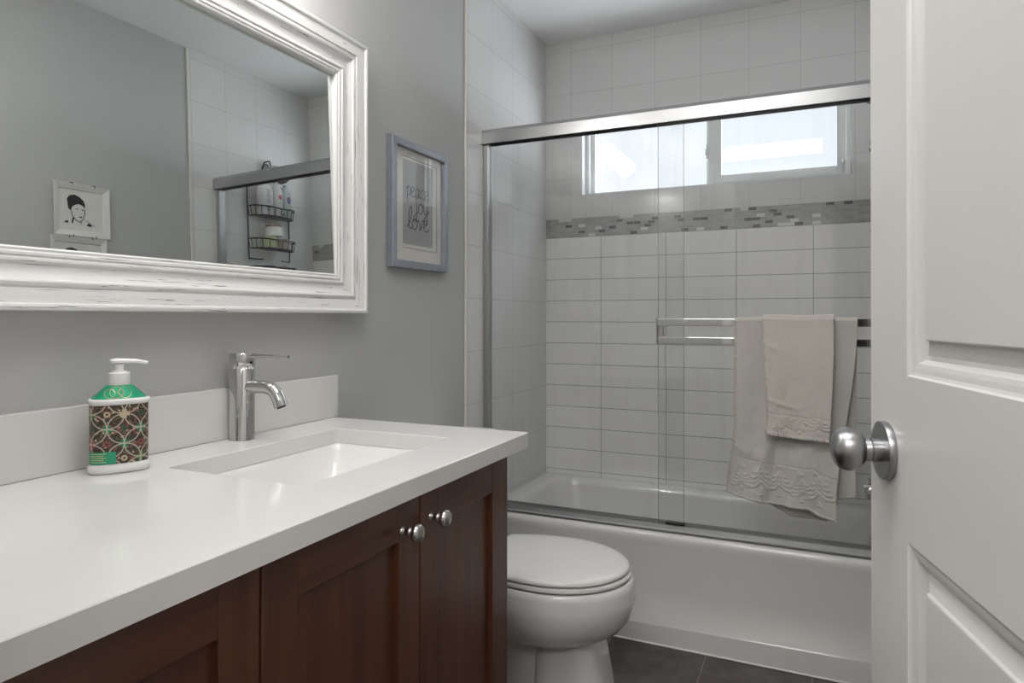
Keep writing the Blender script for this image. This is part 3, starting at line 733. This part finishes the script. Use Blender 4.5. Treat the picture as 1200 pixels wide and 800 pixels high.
def mirror():
    t = thing('wall_mirror', 'large mirror in a deep distressed white moulded frame above the countertop', 'mirror', (0, .98, 1.54))
    y0, y1, z0, z1 = .41, 1.553, 1.162, 1.917
    base = [(0, .0), (0, .052), (.002, .0555), (.007, .057), (.011, .0555), (.0125, .052), (.0135, .0515), (.020, .0495), (.030, .0450), (.036, .0430), (.0375, .0395), (.0395, .0392), (.043, .0425), (.0475, .0440), (.051, .0425), (.0525, .0385), (.060, .0345), (.070, .0305), (.077, .0290), (.0785, .0310), (.0825, .0345), (.0865, .0340), (.0885, .0300), (.0895, .0290), (.0925, .0320), (.0965, .0315), (.0985, .0285), (.100, .0280), (.103, .0290), (.1055, .0270), (.1065, .024), (.1065, .006)]
    bm = bmesh.new(); uvl = bm.loops.layers.uv.new('UVMap')
    rect_frame(bm, base, y0, y1, z0, z1, uvl)
    for v in bm.verts: v.co -= Vector((0, .98, 1.54))
    mesh('frame', bm, 'distressed', t, smooth=True, angle=28)
    bm = bmesh.new(); ia, ib, za, zb = y0+.1045, y1-.1045, z0+.1045, z1-.1045
    xb, xt = .0238, .0125
    P = [(xb, ia, za), (xb, ib, za), (xt, ib, zb), (xt, ia, zb)]; Q = [(x-.004, y, z) for x, y, z in P]
    for p in (P, Q):
        for i, q in enumerate(p): p[i] = (q[0], q[1]-.98, q[2]-1.54)
    loft(bm, [Q, P]); mesh('mirror_glass', bm, 'mirror', t)
    # vertical step beside the glass, as the bevelled slip
    bm = bmesh.new()
mirror()

# ------------------------------------------------------------------ framed print
GL = {
 'p': [[(0, .55), (.08, .78), (.14, .7), (.12, .2), (.10, -.55)], [(.12, .5), (.22, .82), (.42, .78), (.46, .45), (.34, .12), (.14, .15)]],
 'e': [[(0, .35), (.2, .45), (.36, .68), (.28, .86), (.1, .8), (.02, .4), (.12, .06), (.32, .04), (.5, .25)]],
 'a': [[(.40, .72), (.2, .84), (.03, .55), (.06, .12), (.25, .06), (.40, .55), (.42, .78), (.40, .2), (.52, .06), (.6, .2)]],
 'c': [[(.42, .70), (.24, .85), (.03, .5), (.12, .08), (.34, .04), (.56, .26)]],
 'j': [[(.16, .82), (.20, .2), (.14, -.5), (-.06, -.62), (-.14, -.38), (.1, -.05), (.36, .2)], [(.17, 1.16), (.20, 1.18), (.22, 1.24)]],
 'o': [[(.3, .82), (.06, .66), (.03, .22), (.24, .03), (.44, .3), (.42, .7), (.26, .84), (.4, .66), (.6, .72)]],
 'y': [[(.02, .8), (.04, .3), (.2, .08), (.4, .4), (.44, .82), (.42, .1), (.34, -.55), (.1, -.66), (.04, -.36), (.3, -.02), (.66, .42)]],
 'l': [[(-.1, .1), (.2, .7), (.34, 1.45), (.24, 1.66), (.1, 1.3), (.06, .4), (.16, .04), (.38, .2)]],
 'v': [[(0, .8), (.14, .5), (.2, .05), (.34, .5), (.42, .84), (.56, .7)]],
}
def script(bm, word, y, z, s, x, w, zs, n=5):
    adv = {'p': .5, 'e': .48, 'a': .56, 'c': .5, 'j': .36, 'o': .54, 'y': .6, 'l': .36, 'v': .5}
    for ch in word:
        for st in GL[ch]:
            pts = smoothpath([(x, y+a*s, z+b*s*zs) for a, b in st], n); L = []; Rr = []
            for i, p in enumerate(pts):
                d = (pts[min(i+1, len(pts)-1)]-pts[max(i-1, 0)]).normalized(); nn = Vector((0, -d.z, d.y))
                ww = w*(.55+.45*abs(d.z)); L.append(p+nn*ww); Rr.append(p-nn*ww)
            for i in range(len(pts)-1):
                v = [bm.verts.new(q) for q in (L[i], L[i+1], Rr[i+1], Rr[i])]; bm.faces.new(v)
        y += adv[ch]*s
def picture():
    y0, y1, z0, z1 = 1.716, 2.054, 1.308, 1.717; oy, oz = (y0+y1)/2, (z0+z1)/2
    t = thing('picture_frame', 'silver grey framed print reading peace joy love on the grey wall', 'picture', (0, oy, oz))
    def P(n, bm, m, parent=t, **k):
        for v in bm.verts: v.co -= Vector((0, oy, oz))
        return mesh(n, bm, m, parent, **k)
    bm = bmesh.new(); uvl = bm.loops.layers.uv.new('UVMap')
    rect_frame(bm, [(0, .001), (0, .024), (.002, .026), (.0225, .026), (.0245, .0245), (.0245, .014), (.0245, .006)], y0, y1, z0, z1, uvl); P('frame', bm, 'silver', smooth=True, angle=30)
    P('mat_board', bx(.006, .010, y0+.025, y1-.025, z0+.025, z1-.025), 'mat')
    a, b, c, d = 1.793, 1.973, 1.388, 1.659                # opening
    bm = bmesh.new(); box(bm, .0101, .0112, a-.004, 2.000, 1.3745, 1.3757); box(bm, .0101, .0112, 1.9988, 2.0005, 1.3745, 1.668); box(bm, .0101, .0112, a-.004, 2.0, 1.667, 1.6685)
    P('mat_edge', bm, 'brushed')
    p = P('print', bx(.0101, .0108, a, b, c, d), 'print')
    bm = bmesh.new(); script(bm, 'peace', 1.812, 1.543, .054, .0112, .0016, .72); script(bm, 'joy', 1.862, 1.492, .058, .0112, .0019, .75); script(bm, 'love', 1.822, 1.437, .066, .0112, .0022, .68)
    P('lettering', bm, 'ink', p, label='black handwritten words peace joy love')
    P('glass', bx(.0150, .0165, y0+.0240, y1-.0240, z0+.0240, z1-.0240), 'picture_glass')
picture()

# ------------------------------------------------------------------ towels
def hang_towel(name, label, mat, fx, top, zf, zb, yfun, fxb, ybar, rbar, nx, nf, strokes, thick, hem, seed, edge):
    """drape over a bar: fx(s,t) gives x of the front sheet, zf(s)/zb(s) the hem heights in front and behind"""
    rows = []; NB, NA = nf//2, 12
    def ztop(s): return top-.0015*math.sin(s*7+seed)
    st = np.array(strokes) if strokes else None
    X = []; UV = []
    for r in range(nf+NA+NB+1):
        row = []; uvr = []
        for i in range(nx+1):
            s = i/nx
            if r <= NB:                                    # behind, from the hem up
                t = 1-r/NB; z = ztop(s)-rbar*.9-(ztop(s)-rbar*.9-zb(s))*t; x = fxb(s, t)
                y = ybar+rbar+.0015*t*math.sin(s*9+seed)+.0; n = Vector((0, 1, 0)); vv = -(NB-r)/NB*(ztop(s)-zb(s))
            elif r < NB+NA:                                # over the bar
                a = PI*(r-NB)/NA; x = fx(s, 0); y = ybar+rbar*math.cos(a); z = ztop(s)-rbar*.9+rbar*.9*math.sin(a); vv = 0
            else:
                t = (r-NB-NA)/nf; z0 = ztop(s)-rbar*.9; z = z0-(z0-zf(s))*t; x = fx(s, t); y = yfun(s, t)
                vv = (ztop(s)-zf(s))*t
                h = .0006*noise.noise(Vector((s*26, t*30, seed)))
                # hem groove, edge stitches and raised embroidery
                uu = s*.37; zz = z-zf(s)
                if abs(zz-hem) < .0016: h -= .0022
                if st is not None and zz < hem:
                    q = np.array((x, z)); A = st[:, :2]; Bq = st[:, 2:4]; d = Bq-A
                    k = np.clip(((q-A)*d).sum(1)/np.maximum((d*d).sum(1), 1e-9), 0, 1); dist = np.sqrt(((A+d*k[:, None]-q)**2).sum(1)).min()
                    if dist < .0029: h += .0034*math.sqrt(max(0, 1-(dist/.0029)**2))
                if s < .022: h += edge*(.0026+.0030*math.sin(z*720))
                if zz < .008: h += edge*(.0020+.0024*math.sin(x*800))
                y -= h
            row.append((x, y, z)); uvr.append((x, vv))
        X.append(row); UV.append(uvr)
    bm = bmesh.new(); uvl = bm.loops.layers.uv.new('UVMap')
    V = [[bm.verts.new(p) for p in r] for r in X]
    for a in range(len(X)-1):
        for i in range(nx):
            f = bm.faces.new((V[a][i], V[a][i+1], V[a+1][i+1], V[a+1][i]))
            for l, (rr, cc) in zip(f.loops, ((a, i), (a, i+1), (a+1, i+1), (a+1, i))): l[uvl].uv = UV[rr][cc]
    o = mesh(name, bm, mat, smooth=True, angle=180)
    m = o.modifiers.new('thickness', 'SOLIDIFY'); m.thickness = thick; m.offset = -1
    return tag(o, label, 'towel')
def lerp(a, b, t): return a+(b-a)*t
def pl(pts, s):
    for (a, va), (b, vb) in zip(pts, pts[1:]):
        if s <= b: return va+(vb-va)*((s-a)/(b-a))
    return pts[-1][1]
def sm(t): return t*t*(3-2*t)
def star(cx, cz, r):
    P = [(cx+r*math.sin(2*PI*k/5+.3), cz+r*math.cos(2*PI*k/5+.3)) for k in range(5)]
    return [(cx, cz, p[0], p[1]) for p in P]
def xmas(cx, cz, s, droop=1.0):
    """tree: rows of drooping boughs around a trunk, (cx,cz) = foot"""
    out = []; H = .075*s
    for k in range(4):
        w = (.017+.006*k)*s; zt = cz+H-(k*.0125+.001)*s
        for sg in (-1, 1):
            P = [(cx+sg*w*f, zt-.026*s*(1-math.exp(-2.6*f))+.006*s*f**3) for f in (0.04, .2, .4, .6, .8, 1.0)]
            out += [(a[0], a[1], b[0], b[1]) for a, b in zip(P, P[1:])]
    out += [(cx, cz+.01*s, cx, cz), (cx-.004*s, cz, cx+.004*s, cz)]
    return out
def towels():
    yb, rb = 2.3240, .0100
    big_f = lambda s: pl([(0, .580), (.12, .562), (.33, .552), (.6, .546), (.76, .546), (.86, .528), (1, .519)], s)
    big_b = lambda s: pl([(0, .565), (.2, .545), (.4, .512), (.75, .508), (.84, .58), (1, .590)], s)
    def fx(s, t):
        l = lerp(.962, .938, sm(min(1, max(0, (t-.6)/.4)))); r = lerp(1.324, 1.262, sm(t)); return lerp(l, r, s)
    def fxb(s, t): return lerp(lerp(.962, 1.005, t), lerp(1.324, 1.318, t), s)
    def yf(s, t):
        base = yb-rb-.003-.006*sm(min(1, t*3))
        base -= (.010*sm(t)*math.sin(s*8.5+1.2)+.006*t*math.sin(s*17+3*t)+.016*sm(t)*max(0, s-.8)*5*0.5)
        base -= .010*math.exp(-((s-.25-.1*t)/.07)**2)*t; base -= .005*math.exp(-((t-.72-.1*s)/.03)**2)*math.exp(-((s-.1)/.15)**2)
        base -= .007*noise.noise(Vector((s*5, t*6, 1)))*t+.0025*noise.noise(Vector((s*16, t*18, 3)))*t
        return min(base, yb-rb-.002)
    st = []
    for cx_, cz_, s_ in ((.985, .590, .85), (1.045, .578, 1.3), (1.100, .577, 1.12), (1.168, .570, .95), (1.216, .560, 1.25)):
        st += xmas(cx_, cz_, s_)
    for cx_, cz_ in ((.985, .664), (1.043, .686), (1.098, .672), (1.130, .683), (1.160, .655), (1.207, .665)): st += star(cx_, cz_, .0085)
    hang_towel('bath_towel', 'large taupe bath towel with an embroidered fir tree hem, hanging on the door bar', 'towel', fx, 1.1525, big_f, big_b, yf, fxb, yb, rb, 130, 210, st, .0025, .128, 1.0, 1)
    sf = lambda s: pl([(0, .783), (.15, .776), (.35, .772), (1, .766)], s); sb = lambda s: .86
    def fx2(s, t):
        l = lerp(1.051, 1.064, sm(min(1, t/.85))); l = lerp(l, 1.058, sm(max(0, (t-.85)/.15))); r = lerp(1.258, 1.244, t*t); return lerp(l, r, s)
    def yf2(s, t):
        base = yb-rb-.018-.013*sm(min(1, t*2.5)) 
        base -= .004*math.sin(s*6+2)*t+.0045*math.exp(-((t-.70-.10*s)/.022)**2)*math.exp(-((s-.25)/.22)**2)
        base -= .003*math.exp(-((t-.22-.05*math.sin(s*5))/.03)**2)*math.exp(-((s-.1)/.18)**2)
        base -= .010*noise.noise(Vector((s*4, t*5, 5)))*t+.0010*noise.noise(Vector((s*11, t*14, 8)))
        base -= .013*t
        return base
    st2 = []
    for cx_, cz_, s_ in ((1.095, .795, .38), (1.122, .792, .62), (1.160, .790, .5), (1.215, .788, .85)): st2 += xmas(cx_, cz_, s_)
    for cx_, cz_ in ((1.122, .838), (1.178, .820)): st2 += star(cx_, cz_, .004)
    hang_towel('hand_towel', 'small beige hand towel draped over the front of the large bath towel', 'towel2', fx2, 1.1590, sf, sb, yf2, lambda s, t: lerp(1.052, 1.257, s), yb, .0160, 90, 150, st2, .002, .068, 4.0, 1)
towels()

# ------------------------------------------------------------------ things on the right wall, seen in the mirror
def plates():
    pts_hair = [(-.055, .035), (-.058, .055), (-.045, .072), (-.022, .078), (.0, .070), (.018, .055), (.026, .036), (.025, .018), (.014, .030), (-.004, .036), (-.022, .030), (-.036, .018), (-.040, .000), (-.052, .010)]
    pts_sh = [(-.075, -.056), (-.056, -.044), (-.052, -.058)]; pts_sh2 = [(.03, -.060), (.042, -.048), (.058, -.060), (.05, -.066)]
    chin = [(-.038, .0), (-.036, -.018), (-.022, -.038), (-.002, -.048), (.014, -.036), (.023, -.012), (.024, .014)]
    for k, (cy_, cz_) in enumerate(((1.704, 1.634), (1.688, 1.424))):
        hw, hh = .112, .104
        t = thing('wall_plate', ['square white plate with a black portrait print, upper of the two on the right wall', 'lower square white portrait plate, mostly hidden by the mirror frame'][k], 'plate', (W_+.004, cy_, cz_), 0, 'portrait plates on the right wall')
        bm = bmesh.new(); f = lambda e, x: [(x, -hw+e, -hh+e), (x, hw-e, -hh+e), (x, hw-e, hh-e), (x, -hw+e, hh-e)]
        loft(bm, [f(.03, -.002), f(.0, -.017), f(.0, -.019), f(.002, -.0195), f(.022, -.012), f(.0245, -.0085), f(.03, -.0075)])
        mesh('plate_dish', bm, 'plate', t, smooth=True, angle=20)
        # plain generic bust: x is towards the room; in the mirror the print is seen flipped, so flip it here
        bm = bmesh.new(); fx = -.0082
        def poly(ps, s=.85):
            v = [bm.verts.new((fx, (a*s)-.006, b*s-.004)) for a, b in ps]; f_ = bm.faces.new(v)
        poly(pts_hair); poly(pts_sh); poly(pts_sh2)
        poly([(-.020, .012), (-.006, .014), (-.006, .010), (-.019, .009)]); poly([(.008, .013), (.021, .012), (.020, .008), (.009, .009)])
        poly([(-.006, -.024), (.006, -.021), (.014, -.025), (.005, -.029)]); poly([(.006, -.006), (.010, -.010), (.004, -.011)])
        bmesh.ops.triangulate(bm, faces=bm.faces[:])
        def rib(ps, w):
            P = [(a*.85-.006, b*.85-.004) for a, b in ps]
            for a, b in zip(P, P[1:]):
                d = Vector((b[0]-a[0], b[1]-a[1])); n_ = Vector((-d.y, d.x)).normalized()*w
                v = [bm.verts.new((fx, q[0], q[1])) for q in ((a[0]+n_.x, a[1]+n_.y), (b[0]+n_.x, b[1]+n_.y), (b[0]-n_.x, b[1]-n_.y), (a[0]-n_.x, a[1]-n_.y))]; bm.faces.new(v)
        rib(chin, .0016); rib([(-.03, -.03), (-.036, -.056)], .003); rib([(.022, -.034), (.05, -.050), (.072, -.062)], .0009); rib([(.01, -.044), (.002, -.058)], .0012)
        mesh('portrait_print', bm, 'ink', t, label='simple black portrait print')
        for yy in (-.04, .05):
            for zz in (hh, -hh):
                bm = bmesh.new(); tube(bm, [(-.002, yy, zz+math.copysign(.004, zz)), (-.021, yy, zz+math.copysign(.003, zz)), (-.022, yy, zz-math.copysign(.007, zz))], .0014, 6); mesh('wire_hanger', bm, 'wire', t)
plates()

def caddy():
    X = W_-.012; yc = 2.70
    arm = thing('shower_fixture', 'shower head on its arm, glimpsed in the mirror above the caddy', 'shower head', (W_, 2.70, 2.0))
    bm = bmesh.new(); lathe(bm, [(.03, 0), (.03, -.006), (.012, -.012)], 24, (-.001, 0, 0), axis='x'); mesh('flange', bm, 'chrome', arm, smooth=True)
    bm = bmesh.new(); tube(bm, smoothpath([(-.012, 0, 0), (-.06, 0, .004), (-.085, 0, -.006), (-.100, .0, -.030)], 6), .0105, 16); mesh('arm', bm, 'chrome', arm, smooth=True)
    bm = bmesh.new(); lathe(bm, [(.012, 0), (.016, -.012), (.02, -.025), (.036, -.040), (.038, -.050), (.034, -.052)], 32)
    h = mesh('spray_head', bm, 'rubber', arm, smooth=True); h.location = (-.094, 0, -.026); h.rotation_euler = (0, math.radians(38), 0)
    c = thing('shower_caddy', 'dark wire shower caddy of hanging baskets, seen in the mirror', 'shower caddy', (X, yc, 1.70))
    w = .145; r = .0035; bm = bmesh.new()
    loop = smoothpath([(0, -.02, .335), (0, -.035, .30), (0, -.04, .24), (0, -w+.02, .205), (0, -w, .18), (0, -w, 0), (0, -w, -.17), (0, -w+.015, -.185), (-.02, -w+.08, -.187)], 5)
    tube(bm, loop, r, 8); tube(bm, [(p.x, -p.y, p.z) for p in loop], r, 8)
    tube(bm, smoothpath([(0, -.02, .335), (-.015, 0, .342), (0, .02, .335)], 6), r, 8)
    mesh('back_frame', bm, 'wire', c, smooth=True)
    for zt in (.085, -.085, -.228):
        bm = bmesh.new()
        rim = smoothpath([(0, -w, zt), (-.045, -w+.005, zt), (-.084, -w+.06, zt-.002), (-.092, 0, zt-.006), (-.084, w-.06, zt-.002), (-.045, w-.005, zt), (0, w, zt)], 6)
        tube(bm, rim, r, 8); low = [(p.x*.93, p.y*.93, zt-.048) for p in rim]; tube(bm, low, r*.8, 6)
        for k in range(0, len(rim), 3): tube(bm, [rim[k], Vector(low[k])], r*.55, 6)
        for k in range(-5, 6):
            yy = k*.024; d = -.085*(1-(yy/.16)**4); tube(bm, [(-.001, yy, zt-.048), (d*.93, yy, zt-.048)], r*.5, 6)
        mesh('basket', bm, 'wire', c, smooth=True)
    bm = bmesh.new(); tube(bm, smoothpath([(-.088, 0, zt0) for zt0 in (.078, .055)]+[(-.094, .006, .045), (-.096, .012, .055)], 4), r*.7, 6); mesh('hook', bm, 'wire', c)
    return X, yc
X0, YC0 = caddy()
M['teal_clear'] = plain('pale teal bottle', '#cfdcda', .2, **{'Transmission Weight': .2})
M['pink'] = plain('coral label', '#cf4f62', .4); M['purple'] = plain('purple label', '#6b3f95', .4)
M['rose'] = plain('rose gold lid', '#b59a92', .3, metal=.5); M['lime'] = plain('pale lime jar', '#c9d0a0', .3)
M['cleartub'] = plain('clouded tub', '#b9aaa0', .2); M['bluegrey'] = plain('blue grey plastic', '#77809a', .4)
def bottles():
    g = 'toiletries in the shower caddy'
    def oval(a, b, z, n=28, p=2.5):
        out = []
        for i in range(n):
            th = 2*PI*i/n; c_, s_ = math.cos(th), math.sin(th)
            out.append((b*math.copysign(abs(c_)**(2/p), c_), a*math.copysign(abs(s_)**(2/p), s_), z))
        return out
    z0 = 1.70+.085-.0455
    def bottle(label, y, x, a, b, h, mat, cap, cap_h=.02, lab=None, text=None):
        t = thing('toiletry_bottle', label, 'bottle', (x, y, z0), 0, g)
        bm = bmesh.new(); loft(bm, [oval(a*.9, b*.9, 0), oval(a, b, .004), oval(a, b, h*.78), oval(a*.85, b*.9, h*.9), oval(a*.4, b*.6, h), oval(a*.36, b*.5, h+.004)]); mesh('bottle_body', bm, mat, t, smooth=True, angle=50)
        bm = bmesh.new(); lathe(bm, [(a*.42, h+.003), (a*.42, h+.003+cap_h), (a*.3, h+.006+cap_h)], 20); mesh('cap', bm, cap, t, smooth=True)
        if lab:
            bm = bmesh.new(); n = 20; lv = [bm.verts.new((-b-.0006, lab[1]*math.cos(2*PI*k/n), lab[2]+lab[3]*math.sin(2*PI*k/n))) for k in range(n)]; bm.faces.new(lv); mesh('label', bm, lab[0], t)
        if text:
            bm = bmesh.new()
            for yy, zz, ww, hh in text:
                v = [bm.verts.new((-b-.0007, p, q)) for p, q in ((yy-ww, zz-hh), (yy+ww, zz-hh), (yy+ww, zz+hh), (yy-ww, zz+hh))]; bm.faces.new(v)
            mesh('small_print', bm, 'bluegrey', t)
    bottle('wide white bottle with dark small print, leftmost in the top basket', YC0-.068, X0-.044, .048, .026, .165, 'white_plastic', 'white_plastic', text=[(0, .13-.009*k, .016-(k % 3)*.003, .0016) for k in range(8)]+[(0, .045, .016, .006), (0, .028, .013, .003)])
    bottle('white bottle with a round coral label in the top basket', YC0+.012, X0-.048, .031, .024, .168, 'white_plastic', 'white_plastic', lab=('pink', .013, .105, .013), text=[(0, .08, .012, .001), (0, .072, .010, .001)])
    bottle('pale teal bottle with a purple label in the top basket', YC0+.082, X0-.042, .030, .022, .165, 'teal_clear', 'teal_clear', .015, lab=('purple', .014, .100, .020), text=[(0, .135, .014, .0012)])
    z1 = 1.70-.085-.0455
    def jar(label, y, x, r, h, mat, lid, zz, dz=0.):
        t = thing('toiletry_jar', label, 'jar', (x, y, zz+dz), 0, g)
        bm = bmesh.new(); lathe(bm, [(r*.9, 0), (r, .005), (r, h*.8), (r*.86, h)], 28); mesh('jar_body', bm, mat, t, smooth=True)
        bm = bmesh.new(); lathe(bm, [(r*.9, h+.0005), (r*.92, h+.002), (r*.92, h+.012), (r*.85, h+.014)], 28); mesh('lid', bm, lid, t, smooth=True)
    jar('pale lime jar in the second basket', YC0-.045, X0-.046, .038, .048, 'lime', 'lime', z1)
    jar('clouded brown tub beside the lime jar in the second basket', YC0+.048, X0-.046, .038, .044, 'cleartub', 'cleartub', z1)
    jar('white jar with a rose coloured lid stacked above the lime jar', YC0-.018, X0-.048, .044, .050, 'white_plastic', 'rose', z1, .0638)
    z2 = 1.70-.228-.0455
    jar('pinkish tub in the bottom basket', YC0-.05, X0-.044, .034, .04, 'rose', 'bluegrey', z2)
    jar('blue grey tub in the bottom basket', YC0+.05, X0-.044, .034, .04, 'bluegrey', 'rose', z2)
bottles()
def spout():
    t = thing('tub_spout', 'small chrome tub spout glimpsed between the towel and the open door', 'tub spout', (W_, 2.75, .53))
    bm = bmesh.new(); rings = []
    for f, r in ((0, .026), (.1, .024), (.6, .023), (.85, .024), (1, .021)):
        x = -.001-.125*f; rings.append([(x, r*math.cos(2*PI*k/20), r*math.sin(2*PI*k/20)+(-.006*f)) for k in range(20)])
    loft(bm, rings); mesh('spout_body', bm, 'chrome', t, smooth=True)
    bm = bmesh.new(); lathe(bm, [(.006, .018), (.006, .03), (.009, .032), (.009, .038)], 16, (-.105, 0, 0)); mesh('diverter_knob', bm, 'chrome', t, smooth=True)
    bm = bmesh.new(); lathe(bm, [(.015, -.022), (.015, -.034)], 16, (-.108, 0, 0)); mesh('spout_outlet', bm, 'chrome', t, smooth=True)
spout()

# ------------------------------------------------------------------ vanity light and two added fill panels (outside the picture)
def emis(name, col, s):
    t = NT(name); e = t.n('Emission'); e.inputs[0].default_value = col; e.inputs[1].default_value = s; t.l(e.outputs[0], t.out.inputs[0]); return t.m
def lamps():
    t = thing('vanity_light', 'three globe vanity light bar above the mirror', 'lamp', (0, 1.0, 2.06))
    mesh('wall_plate', bx(.001, .03, -.32, .32, -.04, .04), 'brushed', t, bevel=.004)
    M['globe'] = emis('frosted globe', (1, .975, .95, 1), VANITY)
    for k in (-1, 0, 1):
        bm = bmesh.new(); lathe(bm, [(.03, .0), (.03, .03), (.018, .07)], 20, (.03, k*.20, 0), axis='x'); mesh('socket', bm, 'brushed', t, smooth=True)
        bm = bmesh.new(); bmesh.ops.create_uvsphere(bm, u_segments=24, v_segments=16, radius=.055)
        for v in bm.verts: v.co += Vector((.150, k*.20, 0))
        mesh('globe', bm, 'globe', t, smooth=True)
    for nm, lb, loc, key, L, hx, hy in (('ceiling_fill', 'flat fill panel added under the bathroom ceiling', (.84, .62, H_), 'panel', PANEL, .42, .24),  # added panel, fills the room with even light
                                        ('hall_fill', 'long fill panel added in the hall behind the camera', (.95, -.95, H_), 'hall_panel', HALL, .80, .40)):  # added wide panel, soft fill through the doorway
        t = thing(nm, lb, 'lamp', loc); M[key] = emis(nm.replace('_', ' ')+' diffuser', (1, .99, .98, 1), L)
        mesh('base', bx(-hx, hx, -hy, hy, -.022, -.0005), 'white_plastic', t, bevel=.003)
        mesh('diffuser', bx(-hx+.02, hx-.02, -hy+.02, hy-.02, -.030, -.0225), key, t)
lamps()
